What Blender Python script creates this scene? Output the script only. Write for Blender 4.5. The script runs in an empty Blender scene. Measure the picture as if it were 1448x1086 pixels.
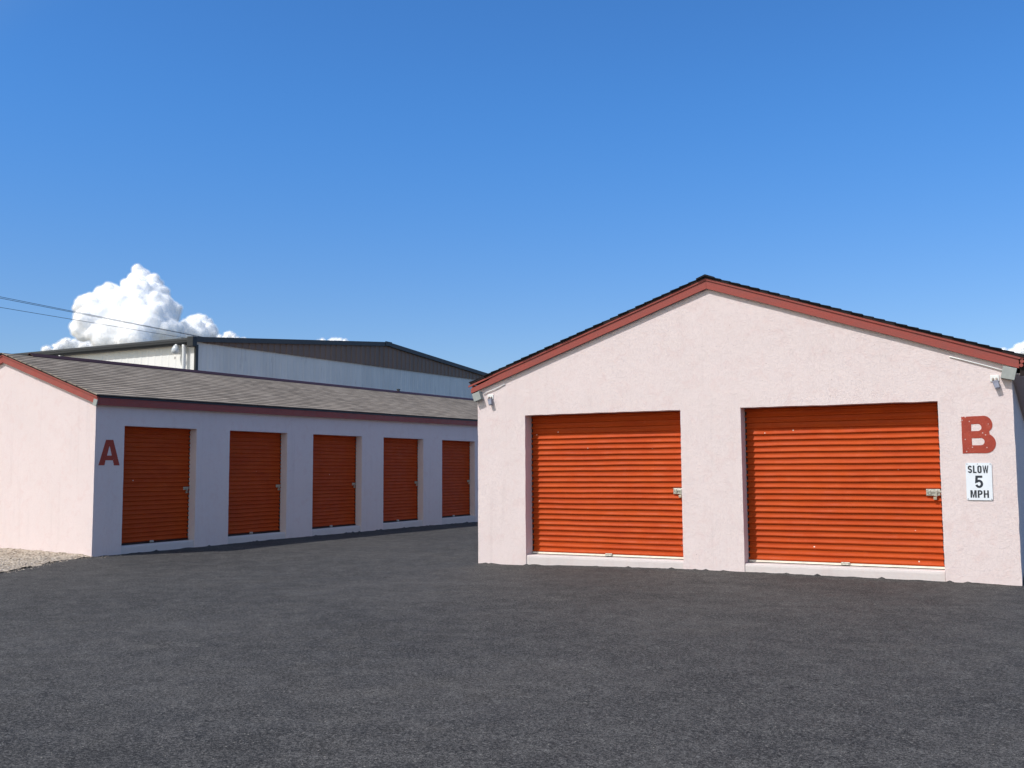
import bpy, bmesh, math, random
from mathutils import Vector, Matrix, noise
random.seed(7)
R = math.radians
sc = bpy.context.scene
col = sc.collection

# ------------------------------------------------------------------ helpers
class MB:
    """collects vertices and faces and links them as one mesh object"""
    def __init__(s): s.v = []; s.f = []; s.uv = None
    def add(s, vs, fs):
        b = len(s.v); s.v += [tuple(v) for v in vs]; s.f += [tuple(i + b for i in f) for f in fs]
    def box(s, x0, x1, y0, y1, z0, z1, M=None):
        vs = [Vector((x, y, z)) for z in (z0, z1) for y in (y0, y1) for x in (x0, x1)]
        if M: vs = [M @ v for v in vs]
        s.add(vs, [(0, 2, 3, 1), (4, 5, 7, 6), (0, 1, 5, 4), (2, 6, 7, 3), (0, 4, 6, 2), (1, 3, 7, 5)])
    def prism(s, poly, axis, a, b):
        """poly: list of 2-D points; extruded along axis from a to b"""
        def P(p, t):
            return {'x': (t, p[0], p[1]), 'y': (p[0], t, p[1]), 'z': (p[0], p[1], t)}[axis]
        n = len(poly)
        s.add([P(p, a) for p in poly] + [P(p, b) for p in poly],
              [tuple(range(n)), tuple(range(2 * n - 1, n - 1, -1))] + [(i, i + n, (i + 1) % n + n, (i + 1) % n) for i in range(n)])
    def tube(s, pts, r, n=8, caps=True):
        pts = [Vector(p) for p in pts]; b = len(s.v)
        for i, p in enumerate(pts):
            t = (pts[min(i + 1, len(pts) - 1)] - pts[max(i - 1, 0)]).normalized()
            u = t.cross(Vector((0, 0, 1)) if abs(t.z) < .9 else Vector((1, 0, 0))).normalized(); w = t.cross(u)
            rr = r[i] if isinstance(r, (list, tuple)) else r
            s.v += [tuple(p + rr * (math.cos(2 * math.pi * k / n) * u + math.sin(2 * math.pi * k / n) * w)) for k in range(n)]
        for i in range(len(pts) - 1):
            for k in range(n):
                s.f.append((b + i * n + k, b + i * n + (k + 1) % n, b + (i + 1) * n + (k + 1) % n, b + (i + 1) * n + k))
        if caps:
            s.f.append(tuple(b + k for k in range(n))[::-1]); e = b + (len(pts) - 1) * n
            s.f.append(tuple(e + k for k in range(n)))
    def build(s, name, m, parent=None, smooth=False, M=None, fix=True, bevel=0):
        me = bpy.data.meshes.new(name)
        vs = [M @ Vector(v) for v in s.v] if M else s.v
        me.from_pydata([tuple(v) for v in vs], [], s.f)
        if fix:
            bm = bmesh.new(); bm.from_mesh(me); bmesh.ops.recalc_face_normals(bm, faces=bm.faces); bm.to_mesh(me); bm.free()
        if s.uv:
            lay = me.uv_layers.new(name='UVMap')
            for li, l in enumerate(me.loops): lay.data[li].uv = s.uv[l.vertex_index]
        me.materials.append(m)
        for p in me.polygons: p.use_smooth = smooth
        me.update()
        o = bpy.data.objects.new(name, me); col.objects.link(o)
        if parent: o.parent = parent
        if bevel:
            bv = o.modifiers.new('Bevel', 'BEVEL'); bv.width = bevel; bv.segments = 2; bv.limit_method = 'ANGLE'
        return o

def tag(o, label=None, cat=None, group=None, kind=None):
    if label: o['label'] = label
    if cat: o['category'] = cat
    if group: o['group'] = group
    if kind: o['kind'] = kind
    return o

def empty(name, loc=(0, 0, 0), rz=0):
    o = bpy.data.objects.new(name, None); col.objects.link(o)
    o.location = loc; o.rotation_euler = (0, 0, rz); o.empty_display_size = .3
    return o

def fill(loops, thick, jit=0.0, sub=None):
    """flat shape with holes: loops of (x, z) in the plane y = 0, extruded to y = thick"""
    bm = bmesh.new()
    for lp in loops:
        pts = []
        n = len(lp)
        for i in range(n):
            a, b = Vector(lp[i]), Vector(lp[(i + 1) % n])
            k = max(1, int((b - a).length / sub)) if sub else 1
            for j in range(k):
                p = a.lerp(b, j / k)
                if jit:
                    q = Vector((p.x * 5.1, p.y * 5.1, 3.3))
                    nx = noise.noise(q) + .6 * noise.noise(q * 3.7); nz = noise.noise(q + Vector((9, 4, 7))) + .6 * noise.noise(q * 3.7 + Vector((5, 5, 5)))
                    p = Vector((p.x + jit * nx, p.y + jit * nz))
                pts.append(bm.verts.new((p.x, 0, p.y)))
        for i in range(len(pts)): bm.edges.new((pts[i], pts[(i + 1) % len(pts)]))
    r = bmesh.ops.triangle_fill(bm, use_beauty=True, edges=bm.edges[:])
    faces = [g for g in r['geom'] if isinstance(g, bmesh.types.BMFace)]
    ex = bmesh.ops.extrude_face_region(bm, geom=faces)
    bmesh.ops.translate(bm, vec=(0, thick, 0), verts=[g for g in ex['geom'] if isinstance(g, bmesh.types.BMVert)])
    bmesh.ops.recalc_face_normals(bm, faces=bm.faces)
    m = MB(); bm.verts.index_update()
    m.v = [tuple(v.co) for v in bm.verts]; m.f = [tuple(v.index for v in f.verts) for f in bm.faces]
    bm.free()
    return m

def fbm(x, y, z=0., o=3):
    s = 0; a = 1
    for i in range(o):
        s += a * noise.noise(Vector((x, y, z)) * 2 ** i + Vector((i * 7.3, 0, 0))); a *= .5
    return s

# ------------------------------------------------------------------ materials
class NT:
    def __init__(s, name):
        s.m = bpy.data.materials.new(name); s.m.use_nodes = True
        s.t = s.m.node_tree; s.b = s.t.nodes['Principled BSDF']; s.out = s.t.nodes['Material Output']
        s.pos = s.n('ShaderNodeNewGeometry').outputs['Position']
    def n(s, t, **k):
        nd = s.t.nodes.new(t)
        for a, v in k.items(): setattr(nd, a, v)
        return nd
    def set(s, sock, v):
        if isinstance(v, bpy.types.NodeSocket): s.t.links.new(v, sock)
        else: sock.default_value = v
    def noise(s, scale, detail=3, rough=.5, dist=0, vec=None, stretch=None):
        v = vec or s.pos
        if stretch:
            mp = s.n('ShaderNodeMapping'); s.set(mp.inputs['Vector'], v); mp.inputs['Scale'].default_value = stretch; v = mp.outputs[0]
        nd = s.n('ShaderNodeTexNoise'); s.set(nd.inputs['Vector'], v)
        for k, x in (('Scale', scale), ('Detail', detail), ('Roughness', rough), ('Distortion', dist)): nd.inputs[k].default_value = x
        return nd.outputs['Fac']
    def vor(s, scale, feature='F1', rnd=1, out='Distance', vec=None):
        nd = s.n('ShaderNodeTexVoronoi', feature=feature); s.set(nd.inputs['Vector'], vec or s.pos)
        nd.inputs['Scale'].default_value = scale; nd.inputs['Randomness'].default_value = rnd
        return nd.outputs[out]
    def math(s, op, a, b=0., c=0.):
        nd = s.n('ShaderNodeMath', operation=op); s.set(nd.inputs[0], a); s.set(nd.inputs[1], b); s.set(nd.inputs[2], c)
        return nd.outputs[0]
    def ramp(s, f, lo, hi, a=0., b=1.):
        nd = s.n('ShaderNodeMapRange'); s.set(nd.inputs[0], f)
        for i, x in enumerate((lo, hi, a, b)): nd.inputs[i + 1].default_value = x
        return nd.outputs[0]
    def mix(s, f, a, b, mode='MIX'):
        nd = s.n('ShaderNodeMix', data_type='RGBA', blend_type=mode)
        s.set(nd.inputs[0], f)
        for sock, v in ((nd.inputs[6], a), (nd.inputs[7], b)):
            s.set(sock, v if isinstance(v, bpy.types.NodeSocket) else (*v, 1))
        return nd.outputs[2]
    def bump(s, h, strength, dist, prev=None):
        nd = s.n('ShaderNodeBump'); s.set(nd.inputs['Height'], h)
        nd.inputs['Strength'].default_value = strength; nd.inputs['Distance'].default_value = dist
        if prev is not None: s.set(nd.inputs['Normal'], prev)
        return nd.outputs[0]
    def done(s, c, rough=.7, spec=.3, metal=0., normal=None):
        s.set(s.b.inputs['Base Color'], c if isinstance(c, bpy.types.NodeSocket) else (*c, 1))
        s.set(s.b.inputs['Roughness'], rough); s.b.inputs['Specular IOR Level'].default_value = spec
        s.set(s.b.inputs['Metallic'], metal)
        if normal is not None: s.set(s.b.inputs['Normal'], normal)
        return s.m

def m_stucco(name, a, b, bumpk=1.0):
    t = NT(name)
    big = t.ramp(t.noise(1.1, 4, .6), .3, .7)
    c = t.mix(t.math('MULTIPLY', big, .7), a, b)
    pk = t.ramp(t.noise(5.5, 4, .65, 1.0), .50, .70, 0, .55)
    c = t.mix(pk, c, (a[0] * .94, a[1] * .87, a[2] * .86))
    # skip-trowel scribbles: thin curved ridges
    n1 = t.noise(15, 3, .58, 2.4)
    ridge = t.ramp(t.math('ABSOLUTE', t.math('SUBTRACT', n1, .5)), 0., .035, 1, 0)
    n2 = t.noise(17, 3, .6, 1.6)
    ridge2 = t.ramp(t.math('ABSOLUTE', t.math('SUBTRACT', n2, .53)), 0., .05, 1, 0)
    mask = t.ramp(t.noise(1.7, 3), .25, .75, .55, 1)
    rg = t.math('MULTIPLY', ridge, mask)
    c = t.mix(t.math('MULTIPLY', rg, .125), c, (a[0] * .55, a[1] * .5, a[2] * .5))
    # sparse dark pin holes
    pin = t.math('MULTIPLY', t.ramp(t.vor(5.5), .02, .045, 1, 0), t.ramp(t.vor(5.5, out='Color'), .62, .66))
    c = t.mix(t.math('MULTIPLY', pin, .5), c, (.25, .17, .15))
    # rain streaks with a shape of their own
    st = t.ramp(t.noise(2.2, 4, .6, .3, stretch=(3.2, 3.2, .22)), .56, .76, 0, .24)
    c = t.mix(st, c, (a[0] * .72, a[1] * .70, a[2] * .70))
    fine = t.noise(70, 4, .65)
    nb = t.bump(rg, .42 * bumpk, .006)
    nb = t.bump(ridge2, .22 * bumpk, .005, nb)
    nb = t.bump(t.noise(19, 4, .6, 1.2), .32 * bumpk, .010, nb)
    nb = t.bump(fine, .3 * bumpk, .004, nb)
    return t.done(c, .88, .2, normal=nb)

def m_paint(name, c0, rough=.5, wear=.25, spec=.35, chips=True):
    t = NT(name)
    f = t.ramp(t.noise(3.5, 5, .65, .4, stretch=(1, 1, 2.5)), .35, .7)
    c = t.mix(f, c0, tuple(x * (1 - wear) + .02 for x in c0))
    c = t.mix(t.ramp(t.noise(38, 4, .7), .5, .8, 0, .35), c, tuple(min(1, x * 1.25 + .03) for x in c0))
    if chips:
        sp = t.math('MULTIPLY', t.ramp(t.vor(7.5), .05, .075, 1, 0), t.ramp(t.vor(7.5, out='Color'), .66, .68))
        c = t.mix(t.math('MULTIPLY', sp, .8), c, (.08, .02, .018))
    nb = t.bump(t.noise(22, 4, .6, .5, stretch=(1, 1, 4)), .25, .004)
    return t.done(c, t.ramp(t.noise(9, 3), .3, .7, rough - .08, rough + .12), spec, normal=nb)

def m_letter():
    t = NT('letter paint')
    c = t.mix(t.ramp(t.noise(7, 5, .65, .5), .35, .7), (.39, .068, .043), (.31, .052, .036))
    c = t.mix(t.ramp(t.noise(30, 4, .7, .6), .55, .8, 0, .5), c, (.50, .16, .12))
    chip = t.math('MULTIPLY', t.ramp(t.vor(24), .13, .20, 1, 0), t.ramp(t.vor(24, out='Color'), .70, .72))
    c = t.mix(t.math('MULTIPLY', chip, .9), c, (.62, .50, .48))
    nb = t.bump(t.noise(19, 4, .6, 1.2), .4, .010); nb = t.bump(t.noise(70, 4, .65), .35, .004, nb)
    return t.done(c, .75, .2, normal=nb)

def m_orange():
    t = NT('orange door paint')
    a = (.465, .064, .0068)
    f = t.ramp(t.noise(1.6, 4, .6, .5, stretch=(1, 1, 3)), .3, .7)
    c = t.mix(f, a, (.40, .046, .0052))
    st = t.ramp(t.noise(4.5, 4, .6, 0, stretch=(.5, .5, 12)), .5, .75, 0, .45)
    c = t.mix(st, c, (.55, .088, .014))
    dust = t.ramp(t.noise(14, 5, .7, .3), .58, .8, 0, .4)
    c = t.mix(dust, c, (.52, .125, .05))
    ch = t.math('MULTIPLY', t.ramp(t.vor(3.7), .03, .045, 1, 0), t.ramp(t.vor(3.7, out='Color'), .70, .72))
    c = t.mix(ch, c, (.75, .62, .52))
    nb = t.bump(t.noise(6, 3, .5, .4), .12, .01)
    return t.done(c, t.ramp(t.noise(5, 4), .3, .7, .50, .66), .14, normal=nb)

def m_plain(name, c, rough=.6, spec=.3, metal=0., var=.12, scale=12):
    t = NT(name)
    cc = t.mix(t.ramp(t.noise(scale, 4, .6), .3, .7), tuple(x * (1 - var) for x in c), tuple(min(1, x * (1 + var)) for x in c))
    return t.done(cc, rough, spec, metal, t.bump(t.noise(scale * 4, 3), .1, .002))

def m_asphalt():
    t = NT('asphalt')
    c = t.mix(t.ramp(t.noise(.30, 5, .62, .4), .36, .64), (.025, .024, .0243), (.054, .0505, .049))
    # tyre-swept lanes and sealer marks, long across the yard
    lane = t.ramp(t.noise(1.0, 5, .62, .5, stretch=(.30, 1.9, 1)), .45, .68, 0, .7)
    c = t.mix(lane, c, (.020, .020, .0215))
    tan = t.ramp(t.noise(.8, 5, .7, .6), .55, .75, 0, .5)
    c = t.mix(tan, c, (.080, .070, .060))
    dust = t.ramp(t.noise(1.7, 6, .72, .8, stretch=(.45, 2.2, 1)), .60, .74, 0, .55)
    c = t.mix(dust, c, (.118, .110, .10))
    oil = t.ramp(t.noise(.55, 4, .6, .8), .66, .74, 0, .5)
    c = t.mix(oil, c, (.020, .020, .021))
    # fine aggregate and curled light flecks in the sealer
    g1 = t.noise(62, 4, .78, 1.2)
    c = t.mix(t.ramp(g1, .50, .62, 0, .9), c, (.178, .168, .160))
    c = t.mix(t.ramp(g1, .51, .38, 0, .92), c, (.008, .0076, .008))
    g2 = t.noise(16, 2, .5, 3.4); gm = t.ramp(t.noise(5, 3, .6), .42, .62)
    wrm = t.math('MULTIPLY', t.ramp(t.math('ABSOLUTE', t.math('SUBTRACT', g2, .5)), 0, .026, .95, 0), gm)
    c = t.mix(wrm, c, (.22, .207, .194))
    drk = t.ramp(t.math('ABSOLUTE', t.math('SUBTRACT', g2, .585)), 0, .03, .6, 0)
    c = t.mix(drk, c, (.012, .012, .013))
    sp = t.math('MULTIPLY', t.ramp(t.vor(26), .08, .14, 1, 0), t.ramp(t.vor(26, out='Color'), .74, .76))
    c = t.mix(t.math('MULTIPLY', sp, .9), c, (.36, .33, .29))
    nb = t.bump(g1, .45, .005)
    nb = t.bump(g2, .2, .006, nb)
    return t.done(c, t.ramp(t.noise(3, 4), .3, .7, .80, .92), .2, normal=nb)

def m_shingle(name, a, b, d):
    t = NT(name)
    uv = t.n('ShaderNodeUVMap').outputs[0]
    br = t.n('ShaderNodeTexBrick'); t.set(br.inputs['Vector'], uv)
    br.offset = .37; br.inputs['Scale'].default_value = 1; br.inputs['Mortar Size'].default_value = .004; br.inputs['Bias'].default_value = 0
    br.inputs['Brick Width'].default_value = .24; br.inputs['Row Height'].default_value = .142
    br.inputs['Color1'].default_value = (*a, 1); br.inputs['Color2'].default_value = (*b, 1); br.inputs['Mortar'].default_value = (*d, 1)
    c = br.outputs['Color']
    f2 = t.n('ShaderNodeTexNoise'); mp = t.n('ShaderNodeMapping'); t.set(mp.inputs['Vector'], uv); mp.inputs['Scale'].default_value = (1.5, 7.04, 1)
    t.set(f2.inputs['Vector'], mp.outputs[0]); f2.inputs['Scale'].default_value = 1.0; f2.inputs['Detail'].default_value = 4
    c = t.mix(t.ramp(f2.outputs['Fac'], .5, .7, 0, .6), c, d)
    c = t.mix(t.ramp(t.noise(.7, 4, .6), .4, .75, 0, .35), c, tuple(min(1, x * 1.3) for x in a))
    c = t.mix(t.ramp(t.noise(120, 3, .7), .45, .75, 0, .5), c, tuple(min(1, x * 1.6) for x in a))
    return t.done(c, .92, .2, normal=t.bump(t.noise(90, 3, .7), .4, .004))

def m_panel(name, c, d, stain=.3):
    t = NT(name)
    cc = t.mix(t.ramp(t.noise(.9, 5, .65, .3, stretch=(1, 1, .3)), .35, .75), c, d)
    st = t.ramp(t.noise(2.6, 5, .7, .4, stretch=(2, 2, .25)), .58, .8, 0, stain)
    cc = t.mix(st, cc, tuple(x * .5 for x in d))
    sp = t.math('MULTIPLY', t.ramp(t.vor(1.6), .05, .09, 1, 0), t.ramp(t.vor(1.6, out='Color'), .6, .62))
    cc = t.mix(t.math('MULTIPLY', sp, .6), cc, (.08, .06, .055))
    return t.done(cc, .5, .4)

def m_gravel():
    t = NT('gravel')
    cl = t.vor(26, out='Color')
    c = t.mix(t.ramp(cl, .1, .9), (.40, .33, .26), (.62, .54, .45))
    c = t.mix(t.ramp(t.vor(26), .38, .75, 0, .6), c, (.17, .125, .09))
    c = t.mix(t.ramp(t.noise(3, 4), .5, .75, 0, .5), c, (.56, .47, .37))
    return t.done(c, .95, .15, normal=t.bump(t.vor(26), .8, -.03))

def m_ground():
    t = NT('dry ground')
    c = t.mix(t.ramp(t.noise(.05, 6, .65), .35, .7), (.16, .165, .15), (.22, .22, .20))
    return t.done(c, .95, .1)

M = dict(
    stucco=m_stucco('pink stucco', (.765, .655, .645), (.725, .622, .61)),
    sill=m_stucco('painted concrete sill', (.68, .615, .60), (.60, .54, .525), .6),
    red=m_paint('red trim paint', (.315, .060, .046)),
    letter=m_letter(),
    orange=m_orange(), asphalt=m_asphalt(), gravel=m_gravel(), ground=m_ground(),
    shingle=m_shingle('weathered shingles', (.335, .278, .225), (.195, .160, .128), (.088, .071, .057)),
    blackshingle=m_shingle('black shingles', (.016, .016, .022), (.011, .011, .015), (.008, .008, .009)),
    darkwood=m_plain('dark deck wood', (.025, .018, .018), .8, .2),
    greyboard=m_plain('unpainted grey board', (.33, .35, .335), .75, .2),
    soffit=m_plain('soffit board', (.30, .27, .28), .8, .2),
    galv=m_plain('galvanised steel', (.48, .48, .44), .42, .5, .85, .25, 30),
    brass=m_plain('padlock metal', (.50, .46, .38), .35, .5, .8),
    dark=m_plain('dark rubber', (.012, .011, .011), .7, .3),
    track=m_plain('dark guide track', (.035, .016, .012), .6, .3),
    cream=m_plain('cream aluminium', (.76, .70, .60), .5, .4),
    white=m_plain('white metal', (.78, .79, .78), .45, .4, 0, .04),
    grey=m_plain('grey metal', (.34, .35, .38), .5, .4),
    lens=m_plain('lamp glass', (.55, .58, .60), .15, .6),
    signwhite=m_plain('sign enamel', (.76, .80, .86), .35, .5, 0, .04, 7),
    ink=m_plain('sign ink', (.030, .034, .045), .5, .3),
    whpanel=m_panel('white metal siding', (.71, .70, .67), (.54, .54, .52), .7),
    whlit=m_panel('white siding lightened as sunlit', (.84, .83, .80), (.76, .75, .72), .3),  # paler copy of the gable siding, sunlight on the front put into its colour
    brown=m_panel('brown metal siding', (.19, .124, .094), (.15, .100, .076), .25),
    black=m_plain('black metal trim', (.022, .024, .028), .45, .4),
    trim=m_plain('grey rake trim', (.055, .058, .064), .5, .3),
    maroon=m_plain('maroon ridge metal', (.040, .012, .012), .5, .4),
    tan=m_plain('weathered tan metal', (.36, .29, .25), .6, .3), lamphead=m_plain('slate grey metal', (.20, .205, .26), .5, .3), lampglass=m_plain('slate glass', (.26, .27, .34), .2, .5),
    wire=m_plain('wire', (.09, .10, .115), .6, .3),
)

# ------------------------------------------------------------------ ground
def lerp_tab(tab, x):
    if x <= tab[0][0]: return tab[0][1]
    for (a, b), (c, d) in zip(tab, tab[1:]):
        if x <= c: return b + (d - b) * (x - a) / (c - a)
    return tab[-1][1]
BT = [(-1, .088), (0, .090), (.83, .096), (1.62, .122), (3.33, .141), (4.18, .138), (6.7, .124), (7.56, .114), (9, .11)]
AT = [(-3, .10), (-1.8, .10), (0, .092), (3, .10), (5, .089), (8.6, .078), (11.4, .052), (20, .0)]
def gz(x, y):
    z = .10
    wb = math.exp(-(min(y, 0) / 2.2) ** 2) if -1.5 < x < 10 else 0
    zb = lerp_tab(BT, x)
    if x < .5:
        za = lerp_tab(AT, y); k = max(0, min(1, (x + 6.6) / 6.6)); k = k * k * (3 - 2 * k)
        zz = za * (1 - k) + (zb if y < 4 else zb - .004 * (y - 4)) * k
        w = 1 if y > -1.8 else math.exp(-((y + 1.8) / 2.) ** 2)
        z = z * (1 - w) + zz * w
    else:
        z = z + (zb - z) * wb
    return z
def grid(x0, x1, y0, y1, s, h, keep=None):
    m = MB(); nx = int(round((x1 - x0) / s)); ny = int(round((y1 - y0) / s)); idx = {}
    for j in range(ny + 1):
        for i in range(nx + 1):
            x, y = x0 + i * s, y0 + j * s
            if keep and not keep(x, y): continue
            idx[i, j] = len(m.v); m.v.append((x, y, h(x, y)))
    for j in range(ny):
        for i in range(nx):
            q = [(i, j), (i + 1, j), (i + 1, j + 1), (i, j + 1)]
            if all(k in idx for k in q): m.f.append(tuple(idx[k] for k in q))
    return m

g = MB(); S = 6000
g.add([(-S, -S, -.12), (S, -S, -.12), (S, S, -.12), (-S, S, -.12)], [(0, 1, 2, 3)])
tag(g.build('ground', M['ground'], fix=False), 'dry open ground around the storage yard', kind='structure')
g = grid(-24, 34, -30, 44, .4, lambda x, y: gz(x, y) + .006 * fbm(x * .8, y * .8))
# ragged asphalt lip pressed against the foot of the walls
def lip(p0, p1, nrm, seed):
    p0 = Vector(p0); p1 = Vector(p1); L = (p1 - p0).length; n = int(L / .05); b = len(g.v); nrm = Vector(nrm)
    for i in range(n + 1):
        p = p0.lerp(p1, i / n)
        h = .004 + .024 * max(0, fbm(i * .13, seed, 0, 4)) + (.026 * random.random() if random.random() < .09 else 0)
        z = gz(p.x, p.y)
        q = p + nrm * (.05 + .02 * fbm(i * .2, seed + 5))
        g.v += [(p.x, p.y, z + h), (p.x + nrm.x * .02, p.y + nrm.y * .02, z + h * .8), (q.x, q.y, z - .008)]
        if i:
            a = b + 3 * (i - 1)
            g.f += [(a, a + 1, a + 4, a + 3), (a + 1, a + 2, a + 5, a + 4)]
lip((-.02, .02), (7.56, .02), (0, -1), 1.0); lip((-6.59, -1.80), (-6.59, 20), (1, 0), 4.0)
tag(g.build('asphalt_lot', M['asphalt'], fix=False, smooth=True), 'dark grey asphalt yard in front of the storage buildings', kind='structure')

# ------------------------------------------------------------------ building pieces
PITCH = .0819
PROF = [(0., 0.), (.06, -.002), (.30, -.0015), (.42, -.003), (.60, -.0145), (.74, -.0215), (.83, -.0215), (.89, -.014), (.94, -.002)]  # downwards
def curtain(w, z0, z1, seed):
    m = MB(); xs = [-.035 + (w + .07) * i / max(8, int(w / .11)) for i in range(max(8, int(w / .11)) + 1)]
    rows = []; nr = int((z1 - z0) / PITCH) + 1
    for r in range(nr, 0, -1):
        for f, y in PROF: rows.append((z0 + r * PITCH - f * PITCH, y))
    rows.append((z0, 0.))
    nx = len(xs)
    for z, y in rows:
        for x in xs:
            k = .0055 * noise.noise(Vector((x * 1.1, z * 5.5, seed))) + .003 * noise.noise(Vector((x * 3.1, z * 9, seed + 3)))
            d = .009 * noise.noise(Vector((x * .9, z * 1.1, seed + 9)))
            m.v.append((x, y + d, z + (k if z > z0 + .02 else 0)))
    for j in range(len(rows) - 1):
        for i in range(nx - 1): m.f.append((j * nx + i, (j + 1) * nx + i, (j + 1) * nx + i + 1, j * nx + i + 1))
    return m

def door(parent, x0, x1, zs, zt, y, seed, small, hasp):
    w = x1 - x0; T = Matrix.Translation((x0, y, 0))
    d = curtain(w, zs + .034, zt + .12, seed).build('roll_up_door', M['orange'], parent, smooth=True, M=T, fix=False)
    b = MB(); b.box(.012, w - .012, -.028, .012, zs + .012, zs + .036); b.box(.012, w - .012, -.040, -.028, zs + .012, zs + .019)
    b.build('bottom_bar', M['track'] if small else M['cream'], d, M=T)
    b = MB(); b.box(.01, w - .01, -.022, .012, zs - .001, zs + .012); b.build('bottom_seal', M['dark'], d, M=T)
    for s in (0, 1):
        b = MB(); xa, xb = (.0015, .022) if s == 0 else (w - .026, w - .0015)
        b.box(xa, xb, -.012, .03, zs + .002, zt + .1); b.build('guide_track', M['track'], d, M=T)
    # slide latch
    zl = 1.228; hw = .168 if not small else .125; xr = w - (.030 if not small else .026); b = MB()
    hh = .042 if not small else .030
    b.box(xr - hw, xr, -.026, -.014, zl - hh, zl + hh)
    b.box(xr - hw + .020, xr + .012, -.036, -.026, zl - .002, zl + .022)
    b.box(xr - hw + .034, xr - hw + .056, -.044, -.026, zl - .026, zl + .030)
    b.box(xr - .058, xr - .036, -.046, -.026, zl - .052, zl + .030)
    for px in (-.014, -hw + .014):
        for pz in (-hh + .012, hh - .012): b.tube([(xr + px, -.026, zl + pz), (xr + px, -.031, zl + pz)], .006, 8)
    b.build('latch', M['galv'], d, M=T, bevel=.003)
    b = MB()
    b.box(xr - .082, xr - .042, -.050, -.026, zl - .092, zl - .058)
    b.tube([(xr - .074 + .012 * (1 - math.cos(a)), -.040, zl - .058 + .022 * math.sin(a)) for a in [math.pi * i / 8 for i in range(9)]], .004, 6)
    b.build('padlock', M['brass'], d, M=T, bevel=.003)
    # pull handle at the bottom bar
    b = MB(); c = hasp * w; s = 1 if not small else .8
    b.box(c - .055 * s, c + .055 * s, -.050, -.028, zs + .012, zs + .052)
    b.box(c - .040 * s, c + .040 * s, -.066, -.050, zs + .018, zs + .030)
    b.tube([(c - .03 * s, -.05, zs + .043), (c - .03 * s, -.056, zs + .043)], .006, 6); b.tube([(c + .03 * s, -.05, zs + .043), (c + .03 * s, -.056, zs + .043)], .006, 6)
    b.build('pull_handle', M['galv'], d, M=T, bevel=.003)
    return d

def sill(parent, x0, x1, zs, y1):
    # cast kerb under a door: uneven top nosing
    m = MB(); n = int((x1 - x0) / .06)
    prof = [(.014, -.3), (.012, zs - .035), (.017, zs - .008), (.028, zs), (y1, zs + .002), (y1, -.3)]
    for i in range(n + 1):
        x = x0 + (x1 - x0) * i / n
        for k, (y, z) in enumerate(prof):
            j = .004 * fbm(x * 4, k * .3, zs) if k in (1, 2, 3) else 0
            m.v.append((x, y + j * .6, z + (j * .6 if k != 0 else 0)))
    p = len(prof)
    for i in range(n):
        for k in range(p - 1): m.f.append((i * p + k, (i + 1) * p + k, (i + 1) * p + k + 1, i * p + k + 1))
    m.f += [tuple(range(p)), tuple(range(n * p, n * p + p))]
    return m.build('door_sill', M['sill'], parent)

def roof_side(mb, uvs, xe, ze, xr, zr, ya, yb, tilt, expo=.142, thick=.013):
    """shingle courses from the eave (xe, ze) to the ridge (xr, zr), running along y"""
    L = math.hypot(xr - xe, zr - ze); ux, uz = (xr - xe) / L, (zr - ze) / L; nx, nz = -uz, ux
    if nz < 0: nx, nz = -nx, -nz
    n = int(L / expo) + 1; ny = max(4, int((yb - ya) / .5))
    for i in range(n):
        s0 = i * expo; s1 = min(L, s0 + expo * 1.15)
        if s1 - s0 < .01: continue
        j0 = random.uniform(-.014, .008); j1 = random.uniform(-.01, .01)
        for k in range(ny):
            y0 = ya + (yb - ya) * k / ny + (j0 if k == 0 else 0); y1 = ya + (yb - ya) * (k + 1) / ny + (j1 if k == ny - 1 else 0)
            e0 = .004 * noise.noise(Vector((y0 * 1.7, i * 3.1, xe))); e1 = .004 * noise.noise(Vector((y1 * 1.7, i * 3.1, xe)))
            def P(s, y, t): return (xe + ux * s + nx * t, y, ze + uz * s + nz * t + tilt * (y - ya))
            b = len(mb.v)
            mb.v += [P(s0 + e0, y0, thick + .003), P(s0 + e1, y1, thick + .003), P(s1, y1, .003), P(s1, y0, .003), P(s0 + e0, y0, -.002), P(s0 + e1, y1, -.002), P(s1, y1, -.002), P(s1, y0, -.002)]
            vv = i * .142 + .004
            uvs += [(y0, vv), (y1, vv), (y1, vv + .136), (y0, vv + .136), (y0, vv), (y1, vv), (y1, vv + .136), (y0, vv + .136)]
            mb.f.append((b, b + 1, b + 2, b + 3)); mb.f.append((b + 4, b + 5, b + 1, b))
            if k == 0: mb.f.append((b + 4, b, b + 3, b + 7))
            if k == ny - 1: mb.f.append((b + 5, b + 6, b + 2, b + 1))

def jitter_board(m, amp, seed):
    m.v = [(x + amp * fbm(x * 1.3, z * 2, seed), y, z + amp * fbm(x * 1.1, z * 2, seed + 4)) for x, y, z in m.v]

# ================================================================== BUILDING B (front at y = 0, facing -y)
B = tag(empty('storage_building'), 'pink stucco storage building with two wide orange roll up doors and painted letter B', 'storage building', 'pink storage buildings')
W = 7.554; AX = 3.757; D1 = (.837, 3.324); D2 = (4.189, 6.704); ZT = 2.383; ZS = .253; BL = 15.0; ms = .345
zw = lambda x: 4.10 - ms * abs(x - AX)      # wall top, tucked under the roof
out = [(0, -.3), (D1[0], -.3), (D1[0], ZT), (D1[1], ZT), (D1[1], -.3), (D2[0], -.3), (D2[0], ZT), (D2[1], ZT), (D2[1], -.3), (W, -.3), (W, zw(W)), (AX, zw(AX)), (0, zw(0))]
fill([out], .30, .0055, .09).build('front_wall', M['stucco'], B)
for sgn in (0, 1):
    m = MB(); x0, x1 = (0, .25) if sgn == 0 else (W - .25, W)
    m.box(x0, x1, .30, BL, -.3, zw(0)); m.build('side_wall', M['stucco'], B)
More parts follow.
